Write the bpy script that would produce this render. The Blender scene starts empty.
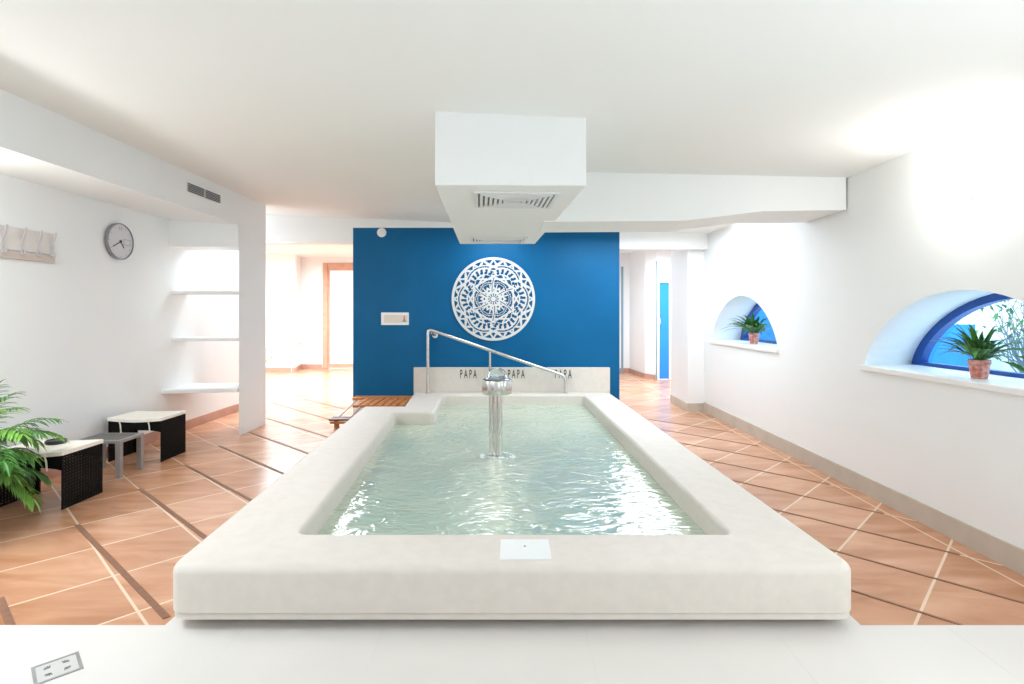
import bpy, bmesh, math, random
from mathutils import Vector, Matrix
random.seed(7)
PI = math.pi
C = bpy.context.scene.collection
SC = bpy.context.scene

# ------------------------------------------------------------------ camera, world, exposure
F = 540.0                    # focal length in pixels of the 1024 px wide frame
H = 1.54                     # eye height
cam_d = bpy.data.cameras.new('camera'); cam = bpy.data.objects.new('camera', cam_d); C.objects.link(cam)
cam.location = (0, 0, H); cam.rotation_euler = (PI/2, 0, 0)
cam_d.sensor_fit = 'HORIZONTAL'; cam_d.sensor_width = 36; cam_d.lens = 36*F/1024
cam_d.shift_y = -29.0/1024; cam_d.clip_start = 0.05
SC.camera = cam
SC.view_settings.view_transform = 'Standard'; SC.view_settings.look = 'None'
SC.view_settings.gamma = 1; SC.view_settings.use_curve_mapping = False
SC.view_settings.exposure = 1.09
SC.cycles.max_bounces = 10; SC.cycles.diffuse_bounces = 6; SC.cycles.transparent_max_bounces = 12
SC.cycles.sample_clamp_indirect = 6; SC.cycles.caustics_reflective = False; SC.cycles.caustics_refractive = False

w = bpy.data.worlds.new('sky'); SC.world = w; w.use_nodes = True
bg = w.node_tree.nodes['Background']; bg.inputs[0].default_value = (0.80, 0.92, 1.0, 1); bg.inputs[1].default_value = 1.25

def area(name, loc, aim, sx, sy, power, col=(1, 1, 1)):
    d = bpy.data.lights.new(name, 'AREA'); d.shape = 'RECTANGLE'; d.size = sx; d.size_y = sy
    d.energy = power; d.color = col
    o = bpy.data.objects.new(name, d); C.objects.link(o); o.location = loc
    o.rotation_euler = (Vector(aim) - Vector(loc)).to_track_quat('-Z', 'Y').to_euler()
    return o
def point(name, loc, power, col=(1, 1, 1), r=0.05):
    d = bpy.data.lights.new(name, 'POINT'); d.energy = power; d.color = col; d.shadow_soft_size = r
    o = bpy.data.objects.new(name, d); C.objects.link(o); o.location = loc; return o
area('rear_fill', (0, -2.6, 1.7), (0, 5, 1.4), 6.0, 2.2, 1, (0.90, 0.96, 1))  # added frontal fill behind the camera; the rear wall has no window
area('ceiling_bounce_fill', (0, -0.9, 1.9), (0, -0.6, 3), 5.0, 2.4, 12, (0.88, 0.95, 1))  # added fill aimed at the ceiling for soft bounce, no fitting
area('left_aisle_fill', (-3.86, 1.9, 2.62), (-3.75, 1.95, 0), 0.6, 3.0, 41, (0.805, 0.915, 1))  # unseen fill added under the soffit to brighten the left side
area('behind_duct_fill', (-0.25, 7.55, 2.80), (-0.25, 7.55, 0), 0.6, 0.8, 9, (0.805, 0.915, 1))  # fill added out of sight behind the duct to lift the far end
area('shelf_fill', (-3.95, 7.9, 2.72), (-4.1, 7.6, 0), 0.5, 0.6, 9, (0.85, 0.94, 1))  # small fill hidden behind the lintel, added to whiten the shelf opening
area('right_side_fill', (2.95, 1.4, 1.5), (-3.4, 2.6, 1.5), 2.8, 1.0, 38, (0.88, 0.95, 1))  # added fill across to the left wall; no window opening here
area('ceiling_panel_light', (1.75, 6.9, 2.70), (1.75, 6.9, 0), 1.9, 1.9, 31, (0.805, 0.915, 1))
area('left_room_light', (-4.6, 11.2, 2.9), (-4.6, 11.2, 0), 3.0, 3.5, 255, (0.805, 0.915, 1))
area('corridor_light', (3.0, 10.9, 2.9), (2.9, 10.9, 0), 1.6, 2.2, 88, (0.74, 0.88, 1))
area('window_daylight', (4.6, 3.6, 2.6), (3.2, 3.6, 1.2), 2.4, 1.4, 26, (0.60, 0.80, 1))
area('window_daylight_far', (4.6, 7.1, 2.6), (3.2, 7.1, 1.2), 2.4, 1.4, 26, (0.60, 0.80, 1))

# ------------------------------------------------------------------ helpers
def srgb(r, g, b):
    f = lambda c: (c/255/12.92) if c/255 <= 0.04045 else ((c/255+0.055)/1.055)**2.4
    return (f(r), f(g), f(b), 1)

def mat(name, col, rough=0.5, metal=0.0, noise=0.0, nscale=8.0, bump=0.0, bscale=60.0, spec=0.5, col2=None):
    m = bpy.data.materials.new(name); m.use_nodes = True
    nt = m.node_tree; b = nt.nodes['Principled BSDF']
    b.inputs['Base Color'].default_value = col
    b.inputs['Roughness'].default_value = rough; b.inputs['Metallic'].default_value = metal
    b.inputs['Specular IOR Level'].default_value = spec
    tc = nt.nodes.new('ShaderNodeTexCoord')
    n = nt.nodes.new('ShaderNodeTexNoise'); n.inputs['Scale'].default_value = nscale; n.inputs['Detail'].default_value = 4
    nt.links.new(tc.outputs['Object'], n.inputs['Vector'])
    r = nt.nodes.new('ShaderNodeValToRGB')
    c2 = col2 or tuple(min(1, c*(1-noise)) for c in col[:3]) + (1,)
    r.color_ramp.elements[0].position = 0.35; r.color_ramp.elements[0].color = c2
    r.color_ramp.elements[1].position = 0.65; r.color_ramp.elements[1].color = col
    nt.links.new(n.outputs[0], r.inputs[0]); nt.links.new(r.outputs[0], b.inputs['Base Color'])
    if bump:
        n2 = nt.nodes.new('ShaderNodeTexNoise'); n2.inputs['Scale'].default_value = bscale
        nt.links.new(tc.outputs['Object'], n2.inputs['Vector'])
        bp = nt.nodes.new('ShaderNodeBump'); bp.inputs['Strength'].default_value = bump; bp.inputs['Distance'].default_value = 0.01
        nt.links.new(n2.outputs[0], bp.inputs['Height']); nt.links.new(bp.outputs[0], b.inputs['Normal'])
    return m

M = {}
M['white'] = mat('white_plaster', (0.865, 0.88, 0.88, 1), 0.75, noise=0.015, nscale=1.5, bump=0.05, spec=0.2)
M['ceiling'] = mat('ceiling_paint', (0.855, 0.865, 0.85, 1), 0.85, noise=0.01, nscale=1, spec=0.1)
M['blue'] = mat('blue_wall_paint', (0.0, 0.117, 0.29, 1), 0.45, noise=0.12, nscale=1.2, bump=0.03, spec=0.2)
M['cream'] = mat('cream_stone', (0.735, 0.675, 0.615, 1), 0.6, noise=0.05, nscale=14, bump=0.04, bscale=40, spec=0.2)
M['platform'] = mat('white_stone', (0.735, 0.70, 0.665, 1), 0.4, noise=0.03, nscale=2, spec=0.4)
M['skirt_r'] = mat('grey_beige_skirting', srgb(198, 189, 176), 0.45, noise=0.1, nscale=5)
M['skirt_l'] = mat('terracotta_skirting', srgb(196, 152, 134), 0.4, noise=0.15, nscale=5)
M['steel'] = mat('brushed_steel', (0.72, 0.71, 0.69, 1), 0.22, 1.0, noise=0.1, nscale=20)
M['alu'] = mat('grey_aluminium', (0.42, 0.42, 0.42, 1), 0.4, 0.6, noise=0.1)
M['tabletop'] = mat('dark_grey_tabletop', (0.09, 0.085, 0.08, 1), 0.35, 0.1, noise=0.1)
M['rattan'] = mat('black_weave', (0.0015, 0.002, 0.0022, 1), 0.6, noise=0.3, nscale=60, spec=0.2)
M['seat'] = mat('cream_seat', srgb(246, 241, 230), 0.6, noise=0.05, nscale=20)
M['cord'] = mat('pale_cord', srgb(232, 228, 215), 0.7)
M['black'] = mat('black_ceramic', (0.02, 0.02, 0.02, 1), 0.3)
M['strip'] = mat('dark_anti_slip', srgb(140, 98, 74), 0.7, noise=0.2, nscale=30)
M['wood'] = mat('oiled_wood', srgb(214, 138, 76), 0.45, noise=0.4, nscale=14)
M['wood_dark'] = mat('dark_wood', srgb(105, 60, 34), 0.5, noise=0.3, nscale=14)
M['doorwood'] = mat('door_frame_wood', srgb(205, 160, 135), 0.45, noise=0.15, nscale=6)
M['terracotta'] = mat('terracotta_pot', srgb(196, 104, 84), 0.7, noise=0.25, nscale=40, col2=srgb(222, 170, 160))
M['soil'] = mat('soil', (0.03, 0.02, 0.012, 1), 0.95, noise=0.4, nscale=40)
M['leaf'] = mat('leaf_green', (0.09, 0.30, 0.05, 1), 0.4, noise=0.6, nscale=6)
M['leaf_light'] = mat('leaf_fresh_green', (0.2, 0.46, 0.06, 1), 0.42, noise=0.65, nscale=5)
M['stem'] = mat('leaf_stem', (0.12, 0.22, 0.05, 1), 0.5, noise=0.3)
M['frame_blue'] = mat('blue_window_frame', (0.005, 0.07, 0.33, 1), 0.35, noise=0.1)
M['well_blue'] = mat('blue_well_wall', (0.01, 0.27, 0.80, 1), 0.6, noise=0.3, nscale=3)
M['well_white'] = mat('white_well_wall', (0.85, 0.88, 0.9, 1), 0.7, noise=0.25, nscale=5)
M['branch'] = mat('bare_branch', (0.25, 0.27, 0.29, 1), 0.8, noise=0.3)
M['grille'] = mat('white_grille', (0.78, 0.78, 0.77, 1), 0.4)
M['grate'] = mat('drain_metal', (0.62, 0.61, 0.59, 1), 0.4, 0.2)
M['slot'] = mat('dark_slot', (0.22, 0.22, 0.22, 1), 0.8)
M['vent_dark'] = mat('vent_grey', (0.16, 0.16, 0.17, 1), 0.6)
M['clock_face'] = mat('clock_face', srgb(214, 212, 218), 0.5)
M['clock_rim'] = mat('clock_rim', (0.30, 0.30, 0.31, 1), 0.25, 0.8)
M['ink'] = mat('dark_ink', (0.035, 0.035, 0.035, 1), 0.7)
M['plastic'] = mat('white_plastic', (0.85, 0.85, 0.84, 1), 0.35)
M['sign_beige'] = mat('sign_beige', srgb(222, 212, 200), 0.6)
M['sign_pink'] = mat('sign_pink', srgb(222, 130, 150), 0.6)
M['sign_grey'] = mat('sign_grey', srgb(120, 112, 110), 0.6)
M['ornament'] = mat('ornament_white', (0.66, 0.68, 0.68, 1), 0.5)
M['hook'] = mat('hook_metal', (0.72, 0.70, 0.70, 1), 0.35, 0.3)
M['rack'] = mat('rack_board', srgb(224, 218, 214), 0.5, noise=0.04)
M['door_pale'] = mat('pale_door_panel', (0.80, 0.82, 0.86, 1), 0.3)
M['door_blue'] = mat('blue_door_leaf', (0.02, 0.26, 0.72, 1), 0.2)
M['jamb'] = mat('grey_blue_jamb', (0.22, 0.33, 0.40, 1), 0.4)
M['pool_in'] = mat('pool_lining', (0.58, 0.66, 0.55, 1), 0.5, noise=0.1, nscale=3)

def glass_mat(name, tint):
    m = bpy.data.materials.new(name); m.use_nodes = True; nt = m.node_tree
    for n in list(nt.nodes): nt.nodes.remove(n)
    out = nt.nodes.new('ShaderNodeOutputMaterial'); mx = nt.nodes.new('ShaderNodeMixShader')
    tr = nt.nodes.new('ShaderNodeBsdfTransparent'); tr.inputs[0].default_value = tint
    gl = nt.nodes.new('ShaderNodeBsdfGlossy'); gl.inputs['Roughness'].default_value = 0.03
    mx.inputs[0].default_value = 0.06
    nt.links.new(tr.outputs[0], mx.inputs[1]); nt.links.new(gl.outputs[0], mx.inputs[2])
    nt.links.new(mx.outputs[0], out.inputs[0]); return m
M['glass'] = glass_mat('window_glass', (0.72, 0.90, 1.0, 1))

def water_mat():
    m = bpy.data.materials.new('pool_water'); m.use_nodes = True; nt = m.node_tree; b = nt.nodes['Principled BSDF']
    b.inputs['Base Color'].default_value = (0.62, 0.72, 0.58, 1)
    b.inputs['Roughness'].default_value = 0.06; b.inputs['IOR'].default_value = 1.33
    b.inputs['Transmission Weight'].default_value = 0.25
    tc = nt.nodes.new('ShaderNodeTexCoord')
    mp = nt.nodes.new('ShaderNodeMapping'); mp.inputs['Scale'].default_value = (1.0, 1.7, 1)
    nt.links.new(tc.outputs['Object'], mp.inputs[0])
    n = nt.nodes.new('ShaderNodeTexNoise'); n.inputs['Scale'].default_value = 5.5; n.inputs['Detail'].default_value = 2.5; n.inputs['Distortion'].default_value = 1.2
    nt.links.new(mp.outputs[0], n.inputs['Vector'])
    bp = nt.nodes.new('ShaderNodeBump'); bp.inputs['Strength'].default_value = 0.55; bp.inputs['Distance'].default_value = 0.03
    nt.links.new(n.outputs[0], bp.inputs['Height']); nt.links.new(bp.outputs[0], b.inputs['Normal'])
    n3 = nt.nodes.new('ShaderNodeTexNoise'); n3.inputs['Scale'].default_value = 1.3
    nt.links.new(tc.outputs['Object'], n3.inputs['Vector'])
    r = nt.nodes.new('ShaderNodeValToRGB')
    r.color_ramp.elements[0].position = 0.35; r.color_ramp.elements[0].color = (0.49, 0.60, 0.465, 1)
    r.color_ramp.elements[1].position = 0.7; r.color_ramp.elements[1].color = (0.60, 0.665, 0.52, 1)
    nt.links.new(n3.outputs[0], r.inputs[0]); nt.links.new(r.outputs[0], b.inputs['Base Color'])
    return m
M['water'] = water_mat()
M['foam'] = mat('white_foam', (0.9, 0.93, 0.92, 1), 0.2)
def clearwater():
    m = bpy.data.materials.new('spring_water'); m.use_nodes = True; b = m.node_tree.nodes['Principled BSDF']
    b.inputs['Base Color'].default_value = (0.9, 0.95, 0.95, 1); b.inputs['Roughness'].default_value = 0.08
    b.inputs['IOR'].default_value = 1.2; b.inputs['Transmission Weight'].default_value = 0.8
    return m
M['clearwater'] = clearwater()

def floor_mat():
    m = bpy.data.materials.new('terracotta_tiles'); m.use_nodes = True; nt = m.node_tree; b = nt.nodes['Principled BSDF']
    L = nt.links.new
    def nd(t, **k):
        n = nt.nodes.new(t)
        for a, v in k.items(): setattr(n, a, v)
        return n
    def mth(op, a, bb=None, c=None):
        n = nd('ShaderNodeMath', operation=op)
        for i, v in enumerate((a, bb, c)):
            if v is None: continue
            if isinstance(v, (int, float)): n.inputs[i].default_value = v
            else: L(v, n.inputs[i])
        return n.outputs[0]
    tc = nd('ShaderNodeTexCoord'); sp = nd('ShaderNodeSeparateXYZ'); L(tc.outputs['Object'], sp.inputs[0])
    X, Y = sp.outputs[0], sp.outputs[1]
    left = mth('LESS_THAN', X, 0.0)
    def lat(nx, ny, off, per):
        return mth('DIVIDE', mth('SUBTRACT', mth('ADD', mth('MULTIPLY', X, nx), mth('MULTIPLY', Y, ny)), off), per)
    s = 0.70711
    uL, vL = lat(.682, .731, .72, .507), lat(-.731, .682, 4.42, .555)
    uR, vR = lat(s, s, 3.447, .5), lat(-s, s, .479, .5)
    def mix(a, c): return mth('ADD', mth('MULTIPLY', a, left), mth('MULTIPLY', c, mth('SUBTRACT', 1.0, left)))
    u, v = mix(uL, uR), mix(vL, vR)
    def edge(t):
        f = mth('FRACT', t)
        return mth('MINIMUM', f, mth('SUBTRACT', 1.0, f))
    d = mth('MINIMUM', edge(u), edge(v))
    bord = mth('MULTIPLY', mth('ABSOLUTE', mth('SUBTRACT', X, 2.885)), 2.0)
    d = mth('MINIMUM', d, bord)
    joint = mth('LESS_THAN', d, 0.014)
    cell = nd('ShaderNodeCombineXYZ'); L(mth('FLOOR', u), cell.inputs[0]); L(mth('FLOOR', v), cell.inputs[1]); L(left, cell.inputs[2])
    wn = nd('ShaderNodeTexWhiteNoise', noise_dimensions='3D'); L(cell.outputs[0], wn.inputs['Vector'])
    mp = nd('ShaderNodeMapping'); mp.inputs['Rotation'].default_value = (0, 0, 0.78); mp.inputs['Scale'].default_value = (1, 3.2, 1)
    ad = nd('ShaderNodeVectorMath', operation='ADD'); L(tc.outputs['Object'], ad.inputs[0])
    scv = nd('ShaderNodeVectorMath', operation='SCALE'); L(wn.outputs['Color'], scv.inputs[0]); scv.inputs['Scale'].default_value = 9
    L(scv.outputs[0], ad.inputs[1]); L(ad.outputs[0], mp.inputs[0])
    n = nd('ShaderNodeTexNoise'); n.inputs['Scale'].default_value = 1.6; n.inputs['Detail'].default_value = 5; n.inputs['Distortion'].default_value = 0.6
    L(mp.outputs[0], n.inputs['Vector'])
    t = mth('ADD', n.outputs[0], mth('MULTIPLY', mth('SUBTRACT', wn.outputs['Value'], 0.5), 0.18))
    r = nd('ShaderNodeValToRGB')
    r.color_ramp.elements[0].position = 0.28; r.color_ramp.elements[0].color = (0.44, 0.195, 0.095, 1)
    r.color_ramp.elements[1].position = 0.72; r.color_ramp.elements[1].color = (0.68, 0.385, 0.24, 1)
    e = r.color_ramp.elements.new(0.5); e.color = (0.57, 0.285, 0.16, 1)
    L(t, r.inputs[0])
    mx = nd('ShaderNodeMix', data_type='RGBA'); L(joint, mx.inputs[0]); L(r.outputs[0], mx.inputs[6]); mx.inputs[7].default_value = (0.78, 0.58, 0.42, 1)
    L(mx.outputs[2], b.inputs['Base Color'])
    b.inputs['Roughness'].default_value = 0.26; b.inputs['Specular IOR Level'].default_value = 0.55
    bp = nd('ShaderNodeBump'); bp.inputs['Strength'].default_value = 0.15; bp.inputs['Distance'].default_value = 0.01
    L(n.outputs[0], bp.inputs['Height']); L(bp.outputs[0], b.inputs['Normal'])
    return m
M['floor'] = floor_mat()

def add_box(bm, lo, hi):
    x0, y0, z0 = lo; x1, y1, z1 = hi
    v = [bm.verts.new(p) for p in ((x0,y0,z0),(x1,y0,z0),(x1,y1,z0),(x0,y1,z0),(x0,y0,z1),(x1,y0,z1),(x1,y1,z1),(x0,y1,z1))]
    for f in ((0,3,2,1),(4,5,6,7),(0,1,5,4),(1,2,6,5),(2,3,7,6),(3,0,4,7)): bm.faces.new([v[i] for i in f])
def add_prism(bm, poly, z0, z1):
    """poly: list of (x,y); z0/z1 numbers or lists"""
    n = len(poly)
    a = z0 if isinstance(z0, (list, tuple)) else [z0]*n
    c = z1 if isinstance(z1, (list, tuple)) else [z1]*n
    lo = [bm.verts.new((p[0], p[1], a[i])) for i, p in enumerate(poly)]
    hi = [bm.verts.new((p[0], p[1], c[i])) for i, p in enumerate(poly)]
    bm.faces.new(lo[::-1]); bm.faces.new(hi)
    for i in range(n): bm.faces.new((lo[i], lo[(i+1)%n], hi[(i+1)%n], hi[i]))
def add_tube(bm, pts, r, seg=10, cap=True):
    pts = [Vector(p) for p in pts]; n = len(pts)
    rr = r if isinstance(r, (list, tuple)) else [r]*n
    rings = []; up = None
    for i, p in enumerate(pts):
        d = (pts[min(i+1, n-1)] - pts[max(i-1, 0)]).normalized()
        if up is None:
            up = Vector((0, 0, 1)) if abs(d.z) < 0.9 else Vector((1, 0, 0))
        a = d.cross(up).normalized(); bb = a.cross(d).normalized(); up = bb
        rings.append([bm.verts.new(p + a*math.cos(t)*rr[i] + bb*math.sin(t)*rr[i]) for t in [2*PI*k/seg for k in range(seg)]])
    for i in range(n-1):
        for k in range(seg):
            bm.faces.new((rings[i][k], rings[i][(k+1)%seg], rings[i+1][(k+1)%seg], rings[i+1][k]))
    if cap:
        bm.faces.new(rings[0]); bm.faces.new(rings[-1][::-1])
def add_lathe(bm, prof, c=(0, 0, 0), seg=28, fn=None):
    rings = []
    for (r, z) in prof:
        ring = []
        for k in range(seg):
            t = 2*PI*k/seg; q = r*(fn(t) if fn else 1)
            ring.append(bm.verts.new((c[0]+q*math.cos(t), c[1]+q*math.sin(t), c[2]+z)))
        rings.append(ring)
    for i in range(len(rings)-1):
        for k in range(seg): bm.faces.new((rings[i][k], rings[i][(k+1)%seg], rings[i+1][(k+1)%seg], rings[i+1][k]))
    bm.faces.new(rings[0][::-1]); bm.faces.new(rings[-1])
def arc(pts, r=0.06, n=6):
    """round the corners of a polyline"""
    pts = [Vector(p) for p in pts]; out = [pts[0]]
    for i in range(1, len(pts)-1):
        p, a, c = pts[i], pts[i-1], pts[i+1]
        s = p + (a-p).normalized()*r; e = p + (c-p).normalized()*r
        for k in range(n+1):
            t = k/n; out.append(s*(1-t)**2 + p*2*t*(1-t) + e*t*t)
    out.append(pts[-1]); return out

def obj(name, bm, m, parent=None, smooth=False, bevel=0, seg=2, loc=None):
    bmesh.ops.recalc_face_normals(bm, faces=bm.faces[:])
    me = bpy.data.meshes.new(name); bm.to_mesh(me); bm.free()
    if smooth:
        for p in me.polygons: p.use_smooth = True
        try: me.set_sharp_from_angle(angle=math.radians(38))
        except Exception: pass
    ms = m if isinstance(m, (list, tuple)) else [m]
    for q in ms: me.materials.append(q)
    o = bpy.data.objects.new(name, me); C.objects.link(o)
    if parent: o.parent = parent
    if loc: o.location = loc
    if bevel:
        b = o.modifiers.new('bevel', 'BEVEL'); b.width = bevel; b.segments = seg; b.limit_method = 'ANGLE'; b.angle_limit = math.radians(40)
    return o
def tag(o, label=None, cat=None, group=None, kind=None):
    if label: o['label'] = label
    if cat: o['category'] = cat
    if group: o['group'] = group
    if kind: o['kind'] = kind
    return o
def thing(name, label, cat, loc=(0, 0, 0), rz=0, group=None):
    o = bpy.data.objects.new(name, None); C.objects.link(o); o.empty_display_size = 0.1
    o.location = loc; o.rotation_euler = (0, 0, rz)
    return tag(o, label, cat, group)
def struct(name, bm, m, label, cat, parent=None, **k):
    o = obj(name, bm, m, parent, **k)
    if not parent: tag(o, label, cat, kind='structure')
    return o
def copy_tree(o, parent=None):
    c = o.copy(); C.objects.link(c); c.parent = parent
    for ch in list(o.children): copy_tree(ch, c)
    return c
def box(lo, hi):
    bm = bmesh.new(); add_box(bm, lo, hi); return bm
def quad(pts):
    bm = bmesh.new(); bm.faces.new([bm.verts.new(p) for p in pts]); return bm

# ------------------------------------------------------------------ the setting
def ceil_z(x): return H + 1.50 + (x+3.42)*(1.215-1.50)/6.43
YB = 8.30                                   # plane of the blue wall
XR, XL, XF = 3.01, -4.30, -3.42             # right wall, left wall, fascia of the soffit

struct('floor', box((-9, -3.2, -0.12), (6.5, 16, 0)), M['floor'], 'terracotta floor of large square tiles laid diagonally', 'floor')
bm = bmesh.new(); add_box(bm, (-4.30, -3.0, 0.0005), (XR, 2.63, 0.02)); add_box(bm, (-1.69, 2.6301, 0.0005), (1.70, 3.2, 0.02))
struct('trim_1', bm, M['platform'], 'white stone platform along the bottom edge of the photo', 'platform')
# tile joints of the white platform
bm = bmesh.new()
for x in (-2.6, -1.3, -0.62, 0.35, 1.25, 2.1): add_box(bm, (x, -0.2, 0.0202), (x+0.006, 2.62, 0.0205))
add_box(bm, (-4.2, 2.0, 0.0202), (3.0, 2.006, 0.0205))
struct('trim_2', bm, mat('pale_grout', (0.70, 0.67, 0.64, 1), 0.45), 'faint pale joint lines in the white stone platform', 'tile joint')

# ceiling (slopes gently down to the right) and back room ceilings
bm = bmesh.new()
add_prism(bm, [(-4.4, -3.1), (3.1, -3.1), (3.1, 8.6), (-4.4, 8.6)], [ceil_z(-4.4), ceil_z(3.1), ceil_z(3.1), ceil_z(-4.4)], 3.3)
struct('ceiling', bm, M['ceiling'], 'smooth off-white ceiling over the pool', 'ceiling')
struct('ceiling_back', box((-9, 8.6, 3.08), (6.5, 16, 3.2)), M['white'], 'white ceiling of the bright rooms behind the blue wall', 'ceiling')

# left wall and soffit
struct('wall_left', box((XL-0.12, -3.0, 0), (XL, 9.0, 3.2)), M['white'], 'long white wall on the left with clock and coat hooks', 'wall')
bm = bmesh.new()
add_prism(bm, [(XL, -3.0), (XF, -3.0), (XF, 6.76), (XL, 6.76)], [2.71, 2.65, 2.65, 2.71], 3.1)
struct('trim_3', bm, M['white'], 'dropped white soffit running along the left wall', 'soffit')
struct('trim_4', box((XL, 6.76, 2.372), (XF-0.004, 7.2, 3.1)), M['white'], 'white lintel across the opening above the wall shelves', 'lintel')
bm = bmesh.new(); add_prism(bm, [(XF, 6.76), (XF, 7.5), (-3.72, 7.5)], 0, 3.1)
struct('wall_column', bm, M['white'], 'white wedge-shaped column between shelves and pool', 'column')
struct('baseboard_left', box((XL, -3.0, 0), (XL+0.015, 9.0, 0.12)), M['skirt_l'], 'terracotta tile baseboard along the left wall', 'baseboard')
struct('wall_behind', box((-4.5, -3.2, 0), (3.2, -3.05, 3.3)), M['white'], 'white wall behind the camera', 'wall')

# back wall: white part above, beam on the left, header on the right, blue panel
bm = bmesh.new()
add_box(bm, (-4.30, YB, 2.62), (-2.444, YB+0.25, 3.1))
add_box(bm, (-2.444, YB, 2.85), (1.652, YB+0.25, 3.1))
add_box(bm, (1.652, YB, 2.52), (XR, YB+0.25, 3.1))
struct('wall_back', bm, M['white'], 'white band of back wall above the blue panel and openings', 'wall')
struct('wall_blue', box((-2.444, YB, 0), (1.652, YB+0.25, 2.85)), M['blue'], 'deep blue feature wall behind the pool', 'wall')
struct('wall_pillar', box((2.75, 8.45, 0), (XR+0.2, 9.34, 3.1)), M['white'], 'white pillar at the far end of the right wall', 'pillar')
bm = bmesh.new(); add_box(bm, (2.735, 8.435, 0), (2.7498, 9.34, 0.13)); add_box(bm, (2.7502, 8.435, 0), (XR, 8.45, 0.13))
struct('baseboard_pillar', bm, M['skirt_r'], 'low beige baseboard around the far right pillar', 'baseboard')

# rooms behind
bm = bmesh.new()
def wallseg(bm, a, b, z0=0, z1=3.1, t=0.1, side=1):
    a, b = Vector(a), Vector(b); d = (b-a).normalized(); n = Vector((-d.y, d.x))*t*side
    add_prism(bm, [a, b, b+n, a+n], z0, z1)
wallseg(bm, (-8.5, 14.1), (-5.66, 14.1)); wallseg(bm, (-5.66, 14.1), (-5.86, 15.0)); wallseg(bm, (-5.86, 15.0), (-5.25, 15.0))
wallseg(bm, (-4.15, 15.0), (0.5, 15.0)); wallseg(bm, (-5.25, 15.0), (-4.15, 15.0), z0=2.93)
wallseg(bm, (0.5, 15.0), (0.5, 8.56)); wallseg(bm, (-8.5, 8.0), (-8.5, 14.1)); wallseg(bm, (-8.5, 8.6), (-4.3, 9.0))
struct('wall_far_left', bm, M['white'], 'bright white far wall seen left of the blue wall', 'wall')
bm = bmesh.new()
wallseg(bm, (-8.5, 14.08), (-5.66, 14.08), 0, 0.12, 0.02); wallseg(bm, (-5.645, 14.08), (-5.85, 14.98), 0, 0.12, 0.01, -1); wallseg(bm, (-5.86, 14.98), (-5.27, 14.98), 0, 0.12, 0.02)
struct('baseboard_far', bm, M['skirt_l'], 'pinkish baseboard of the far left room', 'baseboard')
d1 = tag(bpy.data.objects.new('door_1', None), 'wood-framed door with pale panel left of the blue wall', 'door', kind='structure'); C.objects.link(d1); d1.location = (-4.7, 15, 0)
bm = bmesh.new(); add_box(bm, (-.55, -.04, 0), (-.41, .06, 2.93)); add_box(bm, (.41, -.04, 0), (.55, .06, 2.93)); add_box(bm, (-.41, -.04, 2.79), (.41, .06, 2.93))
obj('door_frame', bm, M['doorwood'], d1, bevel=0.01)
bm = bmesh.new(); add_box(bm, (-.41, 0, 0.02), (.41, .03, .13)); add_box(bm, (-.41, 0, .13), (-.36, .03, 2.79)); add_box(bm, (.36, 0, .13), (.41, .03, 2.79)); add_box(bm, (-.36, 0, 2.72), (.36, .03, 2.79))
obj('door_stile', bm, M['doorwood'], d1)
obj('door_panel', box((-.36, .01, .13), (.36, .02, 2.72)), M['door_pale'], d1)
# corridor on the right
bm = bmesh.new()
wallseg(bm, (0.6, 14.2), (3.05, 14.0)); wallseg(bm, (3.05, 14.0), (3.15, 12.8), side=1); wallseg(bm, (3.15, 12.8), (3.33, 12.5))
wallseg(bm, (3.33, 12.5), (3.70, 12.5), z0=2.75); wallseg(bm, (3.70, 12.5), (6.3, 12.5)); wallseg(bm, (6.3, 12.5), (6.3, 9.3)); wallseg(bm, (6.3, 9.3), (3.2, 9.3))
struct('wall_far_right', bm, M['white'], 'bright white corridor wall seen right of the blue wall', 'wall')
bm = bmesh.new()
wallseg(bm, (2.0, 14.08), (3.04, 13.98), 0, 0.11, 0.02); wallseg(bm, (3.03, 13.98), (3.13, 12.78), 0, 0.11, 0.01, -1); wallseg(bm, (3.13, 12.78), (3.31, 12.48), 0, 0.11, 0.01, -1)
struct('baseboard_corridor', bm, M['skirt_l'], 'pinkish baseboard of the corridor right of the blue wall', 'baseboard')
d2 = tag(bpy.data.objects.new('door_2', None), 'narrow white door with tall blue panel at the end of the corridor', 'door', kind='structure'); C.objects.link(d2); d2.location = (3.33, 12.5, 0)
bm = bmesh.new(); add_box(bm, (0.025, -.03, 0), (.075, .05, 2.74)); add_box(bm, (.30, -.03, 0), (.37, .05, 2.74)); add_box(bm, (.075, -.03, 2.68), (.30, .05, 2.74)); add_box(bm, (.075, -.03, 2.24), (.30, .03, 2.29))
obj('door_frame', bm, M['plastic'], d2)
obj('door_edge', box((0.0, -.035, 0), (.025, .05, 2.74)), M['jamb'], d2)
obj('door_panel', box((.075, 0, 0.02), (.30, .02, 2.24)), M['door_blue'], d2)
obj('transom_panel', box((.075, 0, 2.29), (.30, .02, 2.68)), M['door_pale'], d2)
bm = bmesh.new(); add_box(bm, (.085, -.03, 1.28), (.11, 0, 1.42)); obj('door_handle', bm, M['steel'], d2)
d3 = tag(bpy.data.objects.new('door_3', None), 'thin grey-blue door jamb just right of the blue wall edge', 'door', kind='structure'); C.objects.link(d3); d3.location = (2.88, 13.97, 0)
bm = bmesh.new(); add_box(bm, (-0.05, 0, 0), (0.0, .04, 2.74)); obj('jamb', bm, M['jamb'], d3)

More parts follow.
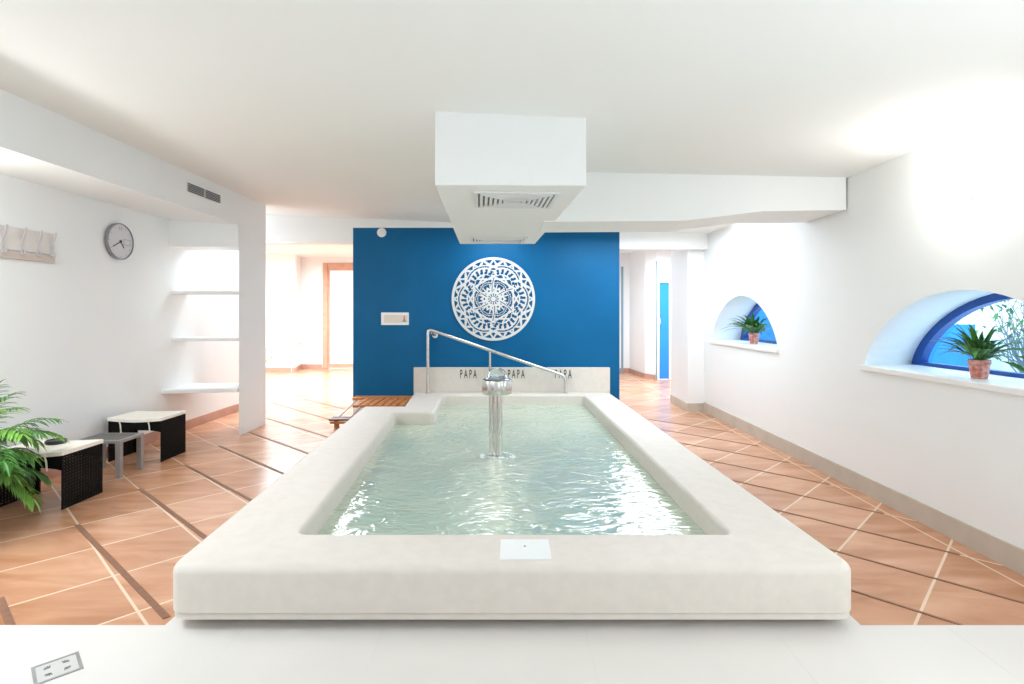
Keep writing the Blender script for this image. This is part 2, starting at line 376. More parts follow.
# right wall with two lunette openings
def ell(cy, a, z0, b, n=28, grow=0):
    return [(cy + (a+grow)*math.cos(PI*k/n), z0 + (b+grow)*max(0, math.sin(PI*k/n))**1.34) for k in range(n+1)]
WIN = [dict(c=3.63, a=.98, z=1.094, b=.60, oc=3.63, oa=1.05, ob=.61), dict(c=7.12, a=1.0, z=1.13, b=.64, oc=7.12, oa=1.06, ob=.65)]
XW = 3.50
bm = bmesh.new(); edges = []
def loop(pts):
    vs = [bm.verts.new(p) for p in pts]; es = [bm.edges.new((vs[i], vs[(i+1) % len(vs)])) for i in range(len(vs))]
    return vs, es
_, e = loop([(XR, -3.05, 0), (XR, 8.5, 0), (XR, 8.5, 3.1), (XR, -3.05, 3.1)]); edges += e
rings = []
for q in WIN:
    vs, e = loop([(XR, y, z) for y, z in ell(q['c'], q['a'], q['z'], q['b'])]); edges += e; rings.append((q, vs))
bmesh.ops.triangle_fill(bm, use_beauty=True, use_dissolve=False, edges=edges)
# remove any faces filling the openings
for f in bm.faces[:]:
    c = f.calc_center_median()
    for q in WIN:
        if ((c.y-q['c'])/q['a'])**2 + ((c.z-q['z'])/q['b'])**2 < 0.97 and c.z > q['z']: bm.faces.remove(f); break
for q, vs in rings:
    vo = [bm.verts.new((XW, y, z)) for y, z in ell(q['oc'], q['oa'], q['z'], q['ob'])]
    n = len(vs)
    for i in range(n): bm.faces.new((vs[i], vs[(i+1) % n], vo[(i+1) % n], vo[i]))
wr = struct('wall_right', bm, M['white'], 'white right wall with two arched window openings', 'wall')
struct('baseboard_right', box((XR-0.015, -3.0, 0), (XR, 8.43, 0.15)), M['skirt_r'], 'grey-beige baseboard along the right wall', 'baseboard')
# exterior mass of the wall so light only enters through the windows
bm = bmesh.new(); edges = []
_, e = loop([(XW, -3.05, 0), (XW, 8.9, 0), (XW, 8.9, 3.1), (XW, -3.05, 3.1)]); edges += e
for q in WIN:
    _, e = loop([(XW, y, z) for y, z in ell(q['oc'], q['oa'], q['z'], q['ob'])]); edges += e
bmesh.ops.triangle_fill(bm, use_beauty=True, use_dissolve=False, edges=edges)
for f in bm.faces[:]:
    c = f.calc_center_median()
    for q in WIN:
        if ((c.y-q['oc'])/q['oa'])**2 + ((c.z-q['z'])/q['ob'])**2 < 0.97 and c.z > q['z']: bm.faces.remove(f); break
struct('wall_outside', bm, M['well_white'], 'outer face of the right wall', 'wall')
for i, q in enumerate(WIN):
    wl = ('large half-round window with blue frame on the right', 'small half-round window with blue frame at the far right')[i]
    wd = tag(bpy.data.objects.new('window_%d' % (i+1), None), wl, 'window', kind='structure'); C.objects.link(wd); wd.location = (XW, q['oc'], q['z'])
    fw = 0.06 if i == 0 else 0.075
    bm = bmesh.new()
    oa, ob = q['oa'], q['ob']; n = 28
    o1 = [(oa*math.cos(PI*k/n), ob*max(0, math.sin(PI*k/n))**1.34) for k in range(n+1)]
    i1 = [((oa-fw*1.9)*math.cos(PI*k/n), fw*0.55 + (ob-fw*1.5)*max(0, math.sin(PI*k/n))**1.34) for k in range(n+1)]
    for k in range(n+1):
        k2 = (k+1) % (n+1)
        f4 = [[bm.verts.new((x, p[0], p[1])) for p in (o1[k], o1[k2], i1[k2], i1[k])] for x in (-0.045, 0.02)]
        bm.faces.new(f4[0]); bm.faces.new(f4[1][::-1])
        bm.faces.new((f4[0][2], f4[0][3], f4[1][3], f4[1][2]))
    obj('window_frame', bm, M['frame_blue'], wd)
    bm = bmesh.new(); bm.faces.new([bm.verts.new((0.005, p[0], p[1])) for p in i1])
    g = obj('pane', bm, M['glass'], wd)
    # sill board
    bm = bmesh.new(); add_prism(bm, [(XR-0.025, q['c']-q['a']-0.03), (XW-0.03, q['c']-q['a']-0.05), (XW-0.03, q['c']+q['a']+0.05), (XR-0.025, q['c']+q['a']+0.03)], q['z']-0.045, q['z']+0.004)
    s = struct('trim_%d' % (5+i), bm, M['plastic'], ('white sill board of the large arched window', 'white sill board of the small arched window')[i], 'window sill', bevel=0.008)
# outside wells
bm = bmesh.new(); add_box(bm, (3.52, 5.15, 0.3), (4.42, 5.3, 1.43)); add_box(bm, (3.52, 8.75, 0.3), (5.4, 8.9, 1.75))
struct('wall_well', bm, M['well_blue'], 'blue painted wall outside the arched windows', 'wall')
bm = bmesh.new(); add_box(bm, (5.4, 0, 0.3), (5.5, 9.0, 1.25)); add_box(bm, (3.5, 0, 0.3), (5.5, 9.0, 0.9))
struct('wall_terrace', bm, M['well_white'], 'pale low wall and ledge outside the windows', 'wall')

# right bulkhead with stepped underside
bm = bmesh.new()
out = [(0.30, H+.86), (1.60, H+.85), (2.28, H+.925), (2.995, H+.925), (2.995, 3.05), (0.30, 3.1)]
yf = lambda x: 5.09 - (x-.3)*0.25/2.7
fr = [bm.verts.new((x, yf(x), z)) for x, z in out]; bk = [bm.verts.new((x, yf(x)+0.68, z)) for x, z in out]
bm.faces.new(fr); bm.faces.new(bk[::-1])
for i in range(6): bm.faces.new((fr[i], fr[(i+1)%6], bk[(i+1)%6], bk[i]))
struct('trim_7', bm, M['white'], 'white bulkhead beam from the duct to the right wall', 'bulkhead')
# central duct
bm = bmesh.new()
add_prism(bm, [(-.524, 3.675), (.505, 3.675), (.29, 6.82), (-.66, 6.82)], [H+.871, H+.866, H+.872, H+.872], 3.2)
struct('trim_8', bm, M['white'], 'white boxed air duct hanging from the ceiling above the pool', 'duct', bevel=0.006)

# ------------------------------------------------------------------ ceiling diffusers on the duct, vent on the soffit
def diffuser(label, cx, cy, w, d, rz):
    t = thing('air_diffuser', label, 'air vent', (cx, cy, H+.868), rz, 'air diffusers under the duct')
    bm = bmesh.new()
    def ring(a, b, ww, dd, z0, z1):
        for lo, hi in (((-a, -b, z0), (a, -b+ww, z1)), ((-a, b-ww, z0), (a, b, z1)), ((-a, -b+ww, z0), (-a+ww, b-ww, z1)), ((a-ww, -b+ww, z0), (a, b-ww, z1))):
            add_box(bm, lo, hi)
    ring(w/2, d/2, .03, .03, -.012, .0)
    obj('frame', bm, M['grille'], t)
    obj('backing', box((-w/2+.03, -d/2+.03, -.002), (w/2-.03, d/2-.03, .0)), M['slot'], t, )
    k = 0
    a, b = w/2-.045, d/2-.045
    while a > .04 and b > .04 and k < 7:
        bm = bmesh.new(); ring(a, b, .022, .022, -.02, -.003)
        obj('louvre', bm, M['grille'], t); a -= .036; b -= .036; k += 1
    return t
diffuser('square slatted diffuser at the near end under the duct', 0.02, 4.14, .62, .56, 0.06)
diffuser('smaller slatted diffuser at the far end under the duct', -0.16, 6.38, .66, .42, 0.06)
t = thing('wall_vent', 'grey twin louvred vent grille on the left soffit face', 'air vent', (XF, 6.0, 2.87))
for s in (-1, 1):
    obj('backing', box((0.001, -.16+s*.165, -.052), (.004, .16+s*.165-0.01*0, .052)), M['grille'], t)
    for k in range(5):
        obj('slat', box((.004, -.148+s*.165, -.045+k*.019), (.012, .148+s*.165, -.045+k*.019+.0115)), M['vent_dark'], t)

# ------------------------------------------------------------------ shelves in the left opening
for z, y1, nm in ((1.80, 7.15, 'topmost'), (1.205, 7.15, 'middle')):
    o = obj('wall_shelf', box((XL+.001, 6.82, z-.02), (-3.44, y1, z+.02)), M['white'], bevel=0.005)
    tag(o, 'straight white shelf between wall and column, %s of the three' % nm, 'shelf', 'white shelves behind the benches')
bm = bmesh.new()
pl = [(XL+.001, 6.62)] + [(XL + .05 + .8*k/8, 6.62 + .16*(k/8)**.5 if k else 6.62) for k in range(1, 9)] + [(-3.46, 7.3), (XL+.001, 7.3)]
add_prism(bm, pl, .545, .59)
tag(obj('wall_shelf', bm, M['white'], bevel=0.005), 'curved-edge white shelf between wall and column, lowest of the three', 'shelf', 'white shelves behind the benches')

# ------------------------------------------------------------------ pool
pool = thing('pool', 'raised rectangular cream stone thermal pool filled with pale green water', 'pool', (0, 0, 0))
outer = [(-1.655, 2.58), (-1.93, 7.03), (-1.41, 7.03), (-1.50, 8.255), (1.495, 8.255), (1.66, 2.58)]
inner = [(-1.17, 2.97), (-1.43, 6.60), (-0.95, 6.60), (-1.03, 8.0), (1.07, 8.0), (1.20, 2.97)]
def rounded(poly, idx, r, n=6):
    out = []
    for i, p in enumerate(poly):
        if i not in idx: out.append(p); continue
        p = Vector(p); a = Vector(poly[i-1]); c = Vector(poly[(i+1) % len(poly)])
        s = p+(a-p).normalized()*r; e = p+(c-p).normalized()*r
        for k in range(n+1):
            t = k/n; q = s*(1-t)**2+p*2*t*(1-t)+e*t*t; out.append((q.x, q.y))
    return out
def inset_scale(poly, d):
    """move every point towards the pool centre line by d (outline offset)"""
    n = len(poly); res = []
    for i in range(n):
        p, a, c = Vector(poly[i]), Vector(poly[i-1]), Vector(poly[(i+1) % n])
        e1 = (p-a).normalized(); e2 = (c-p).normalized()
        n1 = Vector((e1.y, -e1.x)); n2 = Vector((e2.y, -e2.x)); m_ = (n1+n2)
        if m_.length < 1e-6: m_ = n1
        m_.normalize(); k = d/max(.3, m_.dot(n1)); q = p+m_*k; res.append((q.x, q.y))
    return res
def ring_prism(bm, po, pi_, z0, z1, rout=0.0, rin=0.0, lowr=0.0):
    """rim with rounded top (and bottom) edges: stack of outline rings from outside bottom over the top to inside bottom"""
    prof = []
    def lvl(poly, z): prof.append([bm.verts.new((x, y, z)) for x, y in poly])
    # outline runs clockwise here: inset_scale with +d moves inwards
    for k in range(4 if lowr else 1):
        t = k/3*PI/2 if lowr else PI/2
        lvl(inset_scale(po, lowr*(1-math.sin(t))), z0+lowr*(1-math.cos(t))) if lowr else lvl(po, z0)
    for k in range(6):
        t = k/5*PI/2; lvl(inset_scale(po, rout*(1-math.cos(t))), z1-rout+rout*math.sin(t))
    no = len(prof)
    for a in range(no-1):
        n = len(prof[a])
        for i in range(n): bm.faces.new((prof[a][i], prof[a][(i+1)%n], prof[a+1][(i+1)%n], prof[a+1][i]))
    top_o = prof[-1]; prof2 = []
    for k in range(5):
        t = (1-k/4)*PI/2
        prof2.append([bm.verts.new((x, y, z1-rin+rin*math.sin(t))) for x, y in inset_scale(pi_, -rin*(1-math.cos(t)))])
    prof2.append([bm.verts.new((x, y, z0)) for x, y in pi_])
    for a in range(len(prof2)-1):
        n = len(prof2[a])
        for i in range(n): bm.faces.new((prof2[a][i], prof2[a][(i+1)%n], prof2[a+1][(i+1)%n], prof2[a+1][i]))
    def bridge(A, B):
        es = []
        for V in (A, B):
            n = len(V)
            for i in range(n):
                e = bm.edges.get((V[i], V[(i+1)%n])); es.append(e)
        bmesh.ops.triangle_fill(bm, use_beauty=True, use_dissolve=False, edges=es)
    bridge(top_o, prof2[0])
    bridge(prof[0], prof2[-1])
OUT = rounded(outer, (0, 5), .10); OUT = rounded(OUT, (), 0)
INN = rounded(inner, (0, 1, 2, 3, 4, 5), .05, 3)
# signed area: inset direction check
def area2(p): return sum(p[i][0]*p[(i+1)%len(p)][1]-p[(i+1)%len(p)][0]*p[i][1] for i in range(len(p)))
bm = bmesh.new(); ring_prism(bm, OUT, INN, .105, .33, .045, .03)
obj('rim', bm, M['cream'], pool, smooth=True)
bm = bmesh.new(); ring_prism(bm, inset_scale(OUT, .006), INN, .072, .104, .012, .002)
obj('rim_lip', bm, M['cream'], pool, smooth=True)
base = inset_scale(OUT, .11)
bm = bmesh.new(); ring_prism(bm, base, inset_scale(INN, -.02), -.6, .0715, .002, .002); obj('base', bm, M['platform'], pool)
bm = bmesh.new(); n = len(INN)
inn2 = inset_scale(INN, -.004)
lo = [bm.verts.new((x, y, -.45)) for x, y in inn2]; hi = [bm.verts.new((x, y, .10)) for x, y in inn2]
bm.faces.new(lo)
for i in range(n): bm.faces.new((lo[i], lo[(i+1)%n], hi[(i+1)%n], hi[i]))
obj('basin', bm, M['pool_in'], pool)
# inner bench ledges under water
obj('inner_step', box((-.95, 7.2, -.44), (1.05, 7.98, -.05)), M['pool_in'], pool, bevel=.03)
# backsplash
bs = obj('backsplash', box((-1.505, 8.255, .20), (1.50, YB-.002, .708)), M['cream'], pool, bevel=.008)
# water
bm = bmesh.new()
x0, x1, y0, y1 = -1.5, 1.25, 2.9, 8.05
wpts = inset_scale(inner, -.001)
bm.faces.new([bm.verts.new((x, y, .18)) for x, y in wpts])
wt = obj('water', bm, M['water'], pool)
# foam and glints around the splash, left edge
# text marks on the backsplash
def text_mesh(name, s, size, m, parent, loc, rot, sx=1.0, ext=.001, bold=0.0):
    cu = bpy.data.curves.new(name, 'FONT'); cu.body = s; cu.size = size; cu.extrude = ext; cu.align_x = 'CENTER'; cu.offset = bold
    cu.space_character = 1.6
    to = bpy.data.objects.new(name+'_src', cu); C.objects.link(to)
    bpy.context.view_layer.update()
    me = bpy.data.meshes.new_from_object(to.evaluated_get(bpy.context.evaluated_depsgraph_get()))
    bpy.data.objects.remove(to); me.materials.append(m)
    o = bpy.data.objects.new(name, me); C.objects.link(o); o.parent = parent
    o.location = loc; o.rotation_euler = rot; o.scale = (sx, 1, 1); return o
for cx in (-.668, .063, .782):
    text_mesh('lettering', 'PAPA', .185, M['ink'], bs, (cx, 8.2535, .545), (PI/2, 0, 0), sx=.43, bold=.002)
# small cover plate on the rim
t = thing('cover_plate', 'square white cover plate set in the near pool rim', 'cover plate', (.066, 2.762, .3301))
obj('plate', box((-.128, -.118, 0), (.128, .118, .004)), M['plastic'], t, bevel=.002)
bm = bmesh.new(); add_lathe(bm, [(.006, 0), (.006, .002)], (0, .03, .004), 12); obj('screw', bm, M['sign_grey'], t)

# ------------------------------------------------------------------ fountain
ft = thing('fountain', 'steel fountain column with fluted head bubbling in the pool', 'fountain', (-.143, 5.14, .10))
bm = bmesh.new(); add_tube(bm, [(0, 0, -.5), (0, 0, .69)], .045, 20); obj('column', bm, M['steel'], ft, smooth=True)
for k in range(3):
    a = -PI/2 + k*2*PI/3 + .5
    bm = bmesh.new(); add_tube(bm, [(.052*math.cos(a), .052*math.sin(a), -.5), (.052*math.cos(a), .052*math.sin(a), .69)], .024, 12)
    obj('pipe', bm, M['steel'], ft, smooth=True)
bm = bmesh.new(); fl = lambda t: 1 - .10*abs(math.sin(t*4))**6
add_lathe(bm, [(.09, .665), (.135, .672), (.142, .69), (.145, .79), (.138, .806), (.10, .808), (.095, .76)], seg=96, fn=fl)
obj('head', bm, M['steel'], ft, smooth=True)
bm = bmesh.new(); add_lathe(bm, [(.115, .807), (.13, .813), (.118, .82), (.11, .818)], seg=40); obj('head_ring', bm, M['steel'], ft, smooth=True)
bm = bmesh.new()
rn = random.Random(3)
add_lathe(bm, [(.095, .77), (.098, .82), (.09, .86), (.07, .895), (.035, .915), (.005, .92)], seg=30, fn=lambda t: 1+.07*math.sin(5*t)+.04*math.sin(9*t+1))
obj('water_dome', bm, M['clearwater'], ft, smooth=True)
bm = bmesh.new()
for k in range(26):
    a = rn.uniform(0, 2*PI); r = rn.uniform(.06, .17); s = rn.uniform(.008, .024)
    bmesh.ops.create_icosphere(bm, subdivisions=1, radius=s, matrix=Matrix.Translation((r*math.cos(a), r*math.sin(a)*.8, .083)) @ Matrix.Diagonal((1.4, 1, .5, 1)))
obj('splash', bm, M['foam'], ft, smooth=True)

# ------------------------------------------------------------------ handrail
hr = thing('handrail', 'sloping steel handrail across the far end of the pool', 'handrail', (-1.26, 8.13, .33))
def R(px, py): return ((px-512)/F*8.13+1.26, 0, (H-(py-313)/F*8.13)-.33)
pL, pM, pR = R(428, 331), R(490, 351.2), R(565.3, 376)
bm = bmesh.new()
pts = arc([(pL[0]+.10, .14, pL[2]-.10), (pL[0]+.10, .02, pL[2]-.10), (pL[0]-.0, 0, pL[2]-.12)], .03) if False else None
add_tube(bm, arc([(pL[0], 0, .0), (pL[0], 0, pL[2]+.03), (pR[0], 0, pR[2]), (pR[0], 0, .0)], .07), .026, 12)
obj('rail', bm, M['steel'], hr, smooth=True)
bm = bmesh.new(); add_tube(bm, [(pM[0], 0, 0), (pM[0], 0, pM[2]-.01)], .020, 12); obj('post', bm, M['steel'], hr, smooth=True)
for p in (pL, pM, pR):
    bm = bmesh.new(); add_lathe(bm, [(.042, 0), (.042, .006), (.025, .014)], (p[0], 0, .0015), 20); obj('flange', bm, M['steel'], hr, smooth=True)
bm = bmesh.new(); add_tube(bm, [(pL[0]+.05, .0, pL[2]-.035), (pL[0]+.085, .10, pL[2]-.07), (pL[0]+.085, .168, pL[2]-.07)], .013, 10); add_tube(bm, [(pL[0]+.085, .156, pL[2]-.07), (pL[0]+.085, .168, pL[2]-.07)], .045, 20)
obj('wall_bracket', bm, M['steel'], hr, smooth=True)

# ------------------------------------------------------------------ wooden duckboard in the notch and its lower step
t = thing('wooden_deck', 'slatted wooden step deck against the blue wall beside the pool', 'duckboard', (-1.95, 7.8, 0))
obj('back_board', box((-.44, .27, .235), (.47, .488, .275)), M['wood'], t, bevel=.006)
for k in range(2, 9):
    x = -.46 + k*.105
    obj('slat', box((x, -.36, .235), (x+.078, .268, .272)), M['wood'], t, bevel=.006)
bm = bmesh.new(); add_prism(bm, [(-.43, .495), (-.43, .28), (-.24, .28), (-.24, 0), (.44, 0), (.44, .495)], 0, .234); obj('glare_block', bm, M['white'], t)  # white block added under the deck in place of the floor glare
for x in (.02, .36):
    obj('support', box((x, -.02 if x < -.3 else -.3, .0), (x+.06, .42, .234)), M['wood_dark'], t)
for x in (-.36, -.20):
    bm = bmesh.new(); add_tube(bm, [(x, .28, .245), (x-.02, -.54, .135)], .006, 8); obj('stringer', bm, M['wood_dark'], t)
t = thing('wooden_step', 'small dark slatted wooden step left of the pool rim', 'step', (-2.27, 7.1, 0))
for k in range(2):
    obj('slat', box((-.15, .02+.115*k, .115), (.30, .11+.115*k, .14)), M['wood_dark'], t, bevel=.005)
obj('front_board', box((-.14, .03, .075), (.30, .05, .106)), M['wood'], t, bevel=.004)
for x in (-.11, .2):
    obj('support', box((x, .12, 0), (x+.04, .22, .1145)), M['wood'], t)

# ------------------------------------------------------------------ anti-slip strips on the floor
def fpt(px, py):
    Z = F*H/(py-313); return Vector(((px-512)/F*Z, Z))
LS = [((0, 598), (11, 626)), ((77, 525), (167, 618)), ((140, 489), (215, 545)), ((185, 465), (260, 505)), ((219, 446), (296, 479)), ((249, 432), (318, 457)),
      ((266, 418), (334, 439)), ((271, 402.5), (335, 421)), ((304, 399), (345, 409))]
names = ['nearest the lower left corner', 'second from the front left', 'third from the front left', 'fourth from the front left', 'fifth from the front left',
         'sixth from the front left, starting at the column foot', 'seventh from the front left, beside the column', 'eighth from the front left', 'farthest on the left, near the wooden step']
def strip(a, b, wd, label, grp):
    d = (b-a).normalized(); n = Vector((-d.y, d.x))*wd/2
    bm = bmesh.new(); add_prism(bm, [a-n, b-n, b+n, a+n], .0006, .003)
    tag(obj('floor_strip', bm, M['strip']), label, 'floor strip', grp)
for (a, b), nm in zip(LS, names):
    A, B = fpt(*a), fpt(*b); 
    strip(A, B, .034 if a[1] > 480 else .03, 'dark strip on the left floor, ' + nm, 'dark strips left of the pool')
rn_ = ['nearest the camera', 'second from the front', 'third from the front', 'fourth from the front', 'fifth from the front', 'sixth from the front', 'seventh from the front', 'farthest back']
for k in range(8):
    S = 4.88 + .7035*k
    xa, xb = 1.7, 2.85
    if k == 0: xb = 2.22
    strip(Vector((xa, S-xa)), Vector((xb, S-xb)), .02, 'thin dark strip on the right floor, ' + rn_[k], 'thin dark strips right of the pool')

# ------------------------------------------------------------------ stools
def stool(label, x, y, rz=0):
    W, D, Hh = .54, .40, .445
    t = thing('stool', label, 'stool', (x, y, 0), rz, 'black woven stools along the left wall')
    for s in (-1, 1):            # woven side panels: real grid of strands
        bm = bmesh.new(); n = 15; m_ = 17
        for k in range(n):
            yy = -D/2 + D*k/(n-1); add_box(bm, (s*W/2-.004, yy-.0085, .0), (s*W/2+.004, yy+.0085, Hh-.02))
        for k in range(m_):
            zz = .01 + (Hh-.04)*k/(m_-1); add_box(bm, (s*W/2-.003, -D/2, zz-.0085), (s*W/2+.003, D/2, zz+.0085))
        o = obj('side_panel', bm, M['rattan'], t)
    for s in (-1, 1):            # front and back skirt with an arched lower edge
        bm = bmesh.new(); n = 16; fr = []
        for k in range(n+1):
            u = k/n; xx = -W/2+.006 + (W-.012)*u; a = abs(2*u-1)
            z0 = .325 - .02*(a**4); z1 = Hh-.012 - .012*math.sin(PI*u)
            fr.append([bm.verts.new((xx, s*(D/2-.004)+dy, z)) for dy in (-.006, .006) for z in (z0, z1)])
        for k in range(n):
            A, B = fr[k], fr[k+1]
            for i, j in ((0, 1), (1, 3), (3, 2), (2, 0)): bm.faces.new((A[i], A[j], B[j], B[i]))
        bm.faces.new((fr[0][0], fr[0][1], fr[0][3], fr[0][2])); bm.faces.new((fr[-1][0], fr[-1][1], fr[-1][3], fr[-1][2]))
        obj('skirt', bm, M['rattan'], t)
    obj('corner_post', box((-W/2+.001, D/2-.03, 0), (-W/2+.03, D/2-.012, Hh-.02)), M['rattan'], t)
    # saddle seat, dipping towards front and back
    bm = bmesh.new(); nx, ny = 14, 10; top = {}; bot = {}
    for i in range(nx+1):
        for j in range(ny+1):
            u, v = i/nx*2-1, j/ny*2-1
            bulge = 1 - .07*(u*u)           # hexagonal outline
            xx = u*(W/2+.008); yy = v*(D/2+.012)*(1 if abs(u) > 1 else 1+.06*(1-abs(u)))
            dip = -.014*(1-u*u)
            e = max(abs(u), abs(v)); rd = .012*max(0, (e-.86)/.14)**2
            top[i, j] = bm.verts.new((xx, yy, Hh+.022+dip-rd)); bot[i, j] = bm.verts.new((xx, yy, Hh-.020+dip))
    for i in range(nx):
        for j in range(ny):
            bm.faces.new((top[i, j], top[i+1, j], top[i+1, j+1], top[i, j+1])); bm.faces.new((bot[i, j], bot[i, j+1], bot[i+1, j+1], bot[i+1, j]))
    for i in range(nx):
        for j in (0, ny): bm.faces.new((top[i, j], bot[i, j], bot[i+1, j], top[i+1, j]))
    for j in range(ny):
        for i in (0, nx): bm.faces.new((top[i, j], top[i, j+1], bot[i, j+1], bot[i, j]))
    obj('seat', bm, M['seat'], t, smooth=True)
    for s in (-.25, .25):
        bm = bmesh.new(); add_tube(bm, [(s*W*1.1, -D/2-.030, Hh-.01), (s*W*1.1+.008, -D/2-.020, Hh-.06), (s*W*1.1+.012, -D/2-.016, .305)], .0065, 6); obj('cord', bm, M['cord'], t)
    return t
s1 = stool('black woven stool with cream seat and a dark dish, half behind the palm', -3.79, 4.43)
s2 = copy_tree(s1); s2.location = (-3.90, 5.79, 0); s2['label'] = 'black woven stool with bare cream seat, farther along the left wall'
# small dish
bm = bmesh.new(); add_lathe(bm, [(.065, 0), (.074, .01), (.074, .028), (.066, .032), (.062, .024), (.01, .022)], seg=30)
t = obj('ashtray', bm, M['black'], smooth=True, loc=(-3.80, 4.50, .4525)); tag(t, 'small round black dish on the nearer cream stool', 'dish')

# side table
t = thing('side_table', 'low grey metal side table between the two stools', 'side table', (-3.86, 5.19, 0))
obj('tabletop', box((-.19, -.145, .342), (.19, .145, .35)), M['tabletop'], t)
bm = bmesh.new()
for lo, hi in (((-.21, -.165, .325), (.21, -.145, .353)), ((-.21, .145, .325), (.21, .165, .353)), ((-.21, -.145, .325), (-.19, .145, .353)), ((.19, -.145, .325), (.21, .145, .353))): add_box(bm, lo, hi)
obj('table_frame', bm, M['alu'], t)
for sx in (-1, 1):
    for sy in (-1, 1):
        obj('leg', box((sx*.188-.022, sy*.143-.022, 0), (sx*.188+.022, sy*.143+.022, .3245)), M['alu'], t)

# ------------------------------------------------------------------ foliage builders
def add_blade(bm, p0, d0, length, width, droop, up=Vector((0, 0, 1)), n=7, fold=.18, tip=1.0, petiole=0.0):
    p = Vector(p0); d = Vector(d0).normalized(); L_, R_, Cc = [], [], []
    for k in range(n+1):
        t = k/n
        side = d.cross(up)
        if side.length < 1e-3: side = Vector((1, 0, 0))
        side.normalize(); nor = side.cross(d).normalized()
        tt = max(0, (t-petiole)/(1-petiole)) if petiole else t
        wv = width*(math.sin(PI*min(1, tt**.75)) if tt > 0 else 0) + (.0025 if k < n else 0)
        Cc.append(bm.verts.new(p)); L_.append(bm.verts.new(p + side*wv/2 + nor*wv*fold)); R_.append(bm.verts.new(p - side*wv/2 + nor*wv*fold))
        p = p + d*length/n; d = (d + Vector((0, 0, -1))*droop/n).normalized()
    for k in range(n):
        bm.faces.new((L_[k], Cc[k], Cc[k+1], L_[k+1])); bm.faces.new((Cc[k], R_[k], R_[k+1], Cc[k+1]))
def add_frond(bs_, bl, p0, d0, length, droop, leaf, n=16, lw=.016, rng=random):
    p = Vector(p0); d = Vector(d0).normalized(); pts = []
    for k in range(n+1):
        pts.append((p.copy(), d.copy())); p = p + d*length/n; d = (d + Vector((0, 0, -1))*droop/n).normalized()
    add_tube(bs_, [q[0] for q in pts], [.0045*(1-.75*k/n) for k in range(n+1)], 5, cap=False)
    for k in range(int(n*.28), n+1):
        q, dd = pts[k]; side = dd.cross(Vector((0, 0, 1)))
        if side.length < .01: side = Vector((1, 0, 0))
        side.normalize(); t = k/n; ln = leaf*(.55+.6*math.sin(PI*min(1, (t-.1))))*rng.uniform(.85, 1.1)
        for s in (-1, 1):
            add_blade(bl, q, dd*.75 + side*s*.8 + Vector((0, 0, rng.uniform(-.05, .2))), ln, lw*rng.uniform(.8, 1.2), rng.uniform(.7, 1.5), n=5)
    add_blade(bl, pts[-1][0], pts[-1][1], leaf*.9, lw, .6, n=5)
def add_pot(t, r, h, m, rim=True):
    bm = bmesh.new(); pr = [(r*.68, 0), (r*.72, .004), (r*.95, h*.78), (r, h*.80), (r, h*.98), (r*.94, h), (r*.86, h*.98), (r*.84, h*.86), (.002, h*.86)] if rim else [(r*.7, 0), (r, h), (r*.92, h), (r*.9, h*.9), (.002, h*.9)]
    add_lathe(bm, pr, seg=28); obj('pot', bm, m, t, smooth=True)
    bm = bmesh.new(); add_lathe(bm, [(r*.82, h*.862), (r*.80, h*.90), (.004, h*.92)], seg=20); obj('soil', bm, M['soil'], t)

# big palm lower left
t = thing('potted_palm', 'leafy green palm at the left edge beside the nearer stool', 'potted plant', (-3.85, 3.78, 0))
add_pot(t, .17, .30, M['plastic'])
rg = random.Random(21); bs_, bl, bl2 = bmesh.new(), bmesh.new(), bmesh.new()
for k in range(11):
    a = 2*PI*k/11 + rg.uniform(-.2, .2); rr = rg.uniform(.03, .09)
    add_tube(bs_, [(rr*math.cos(a), rr*math.sin(a), .27), (rr*1.4*math.cos(a), rr*1.4*math.sin(a), .45)], .007, 6)
for k in range(58):
    a = 2*PI*k*.381966 + rg.uniform(-.2, .2); lev = rg.random()
    base = Vector((.08*math.cos(a), .08*math.sin(a), .30+.30*lev))
    el = .45 + 1.0*lev
    d = Vector((math.cos(a)*math.cos(el), math.sin(a)*math.cos(el), math.sin(el)))
    fl_ = (.42+.22*rg.random())*(1 - .38*max(0, -math.cos(a)))*(1-.25*max(0, math.sin(a)))*(1-.25*max(0, math.cos(a))*(lev < .5))
    add_frond(bs_, bl if k % 2 else bl2, base, d, fl_, 1.5+rg.random()*.8, .14, n=18, lw=.016, rng=rg)
obj('stem', bs_, M['stem'], t, smooth=True); obj('foliage', bl, M['leaf'], t); obj('young_foliage', bl2, M['leaf_light'], t)

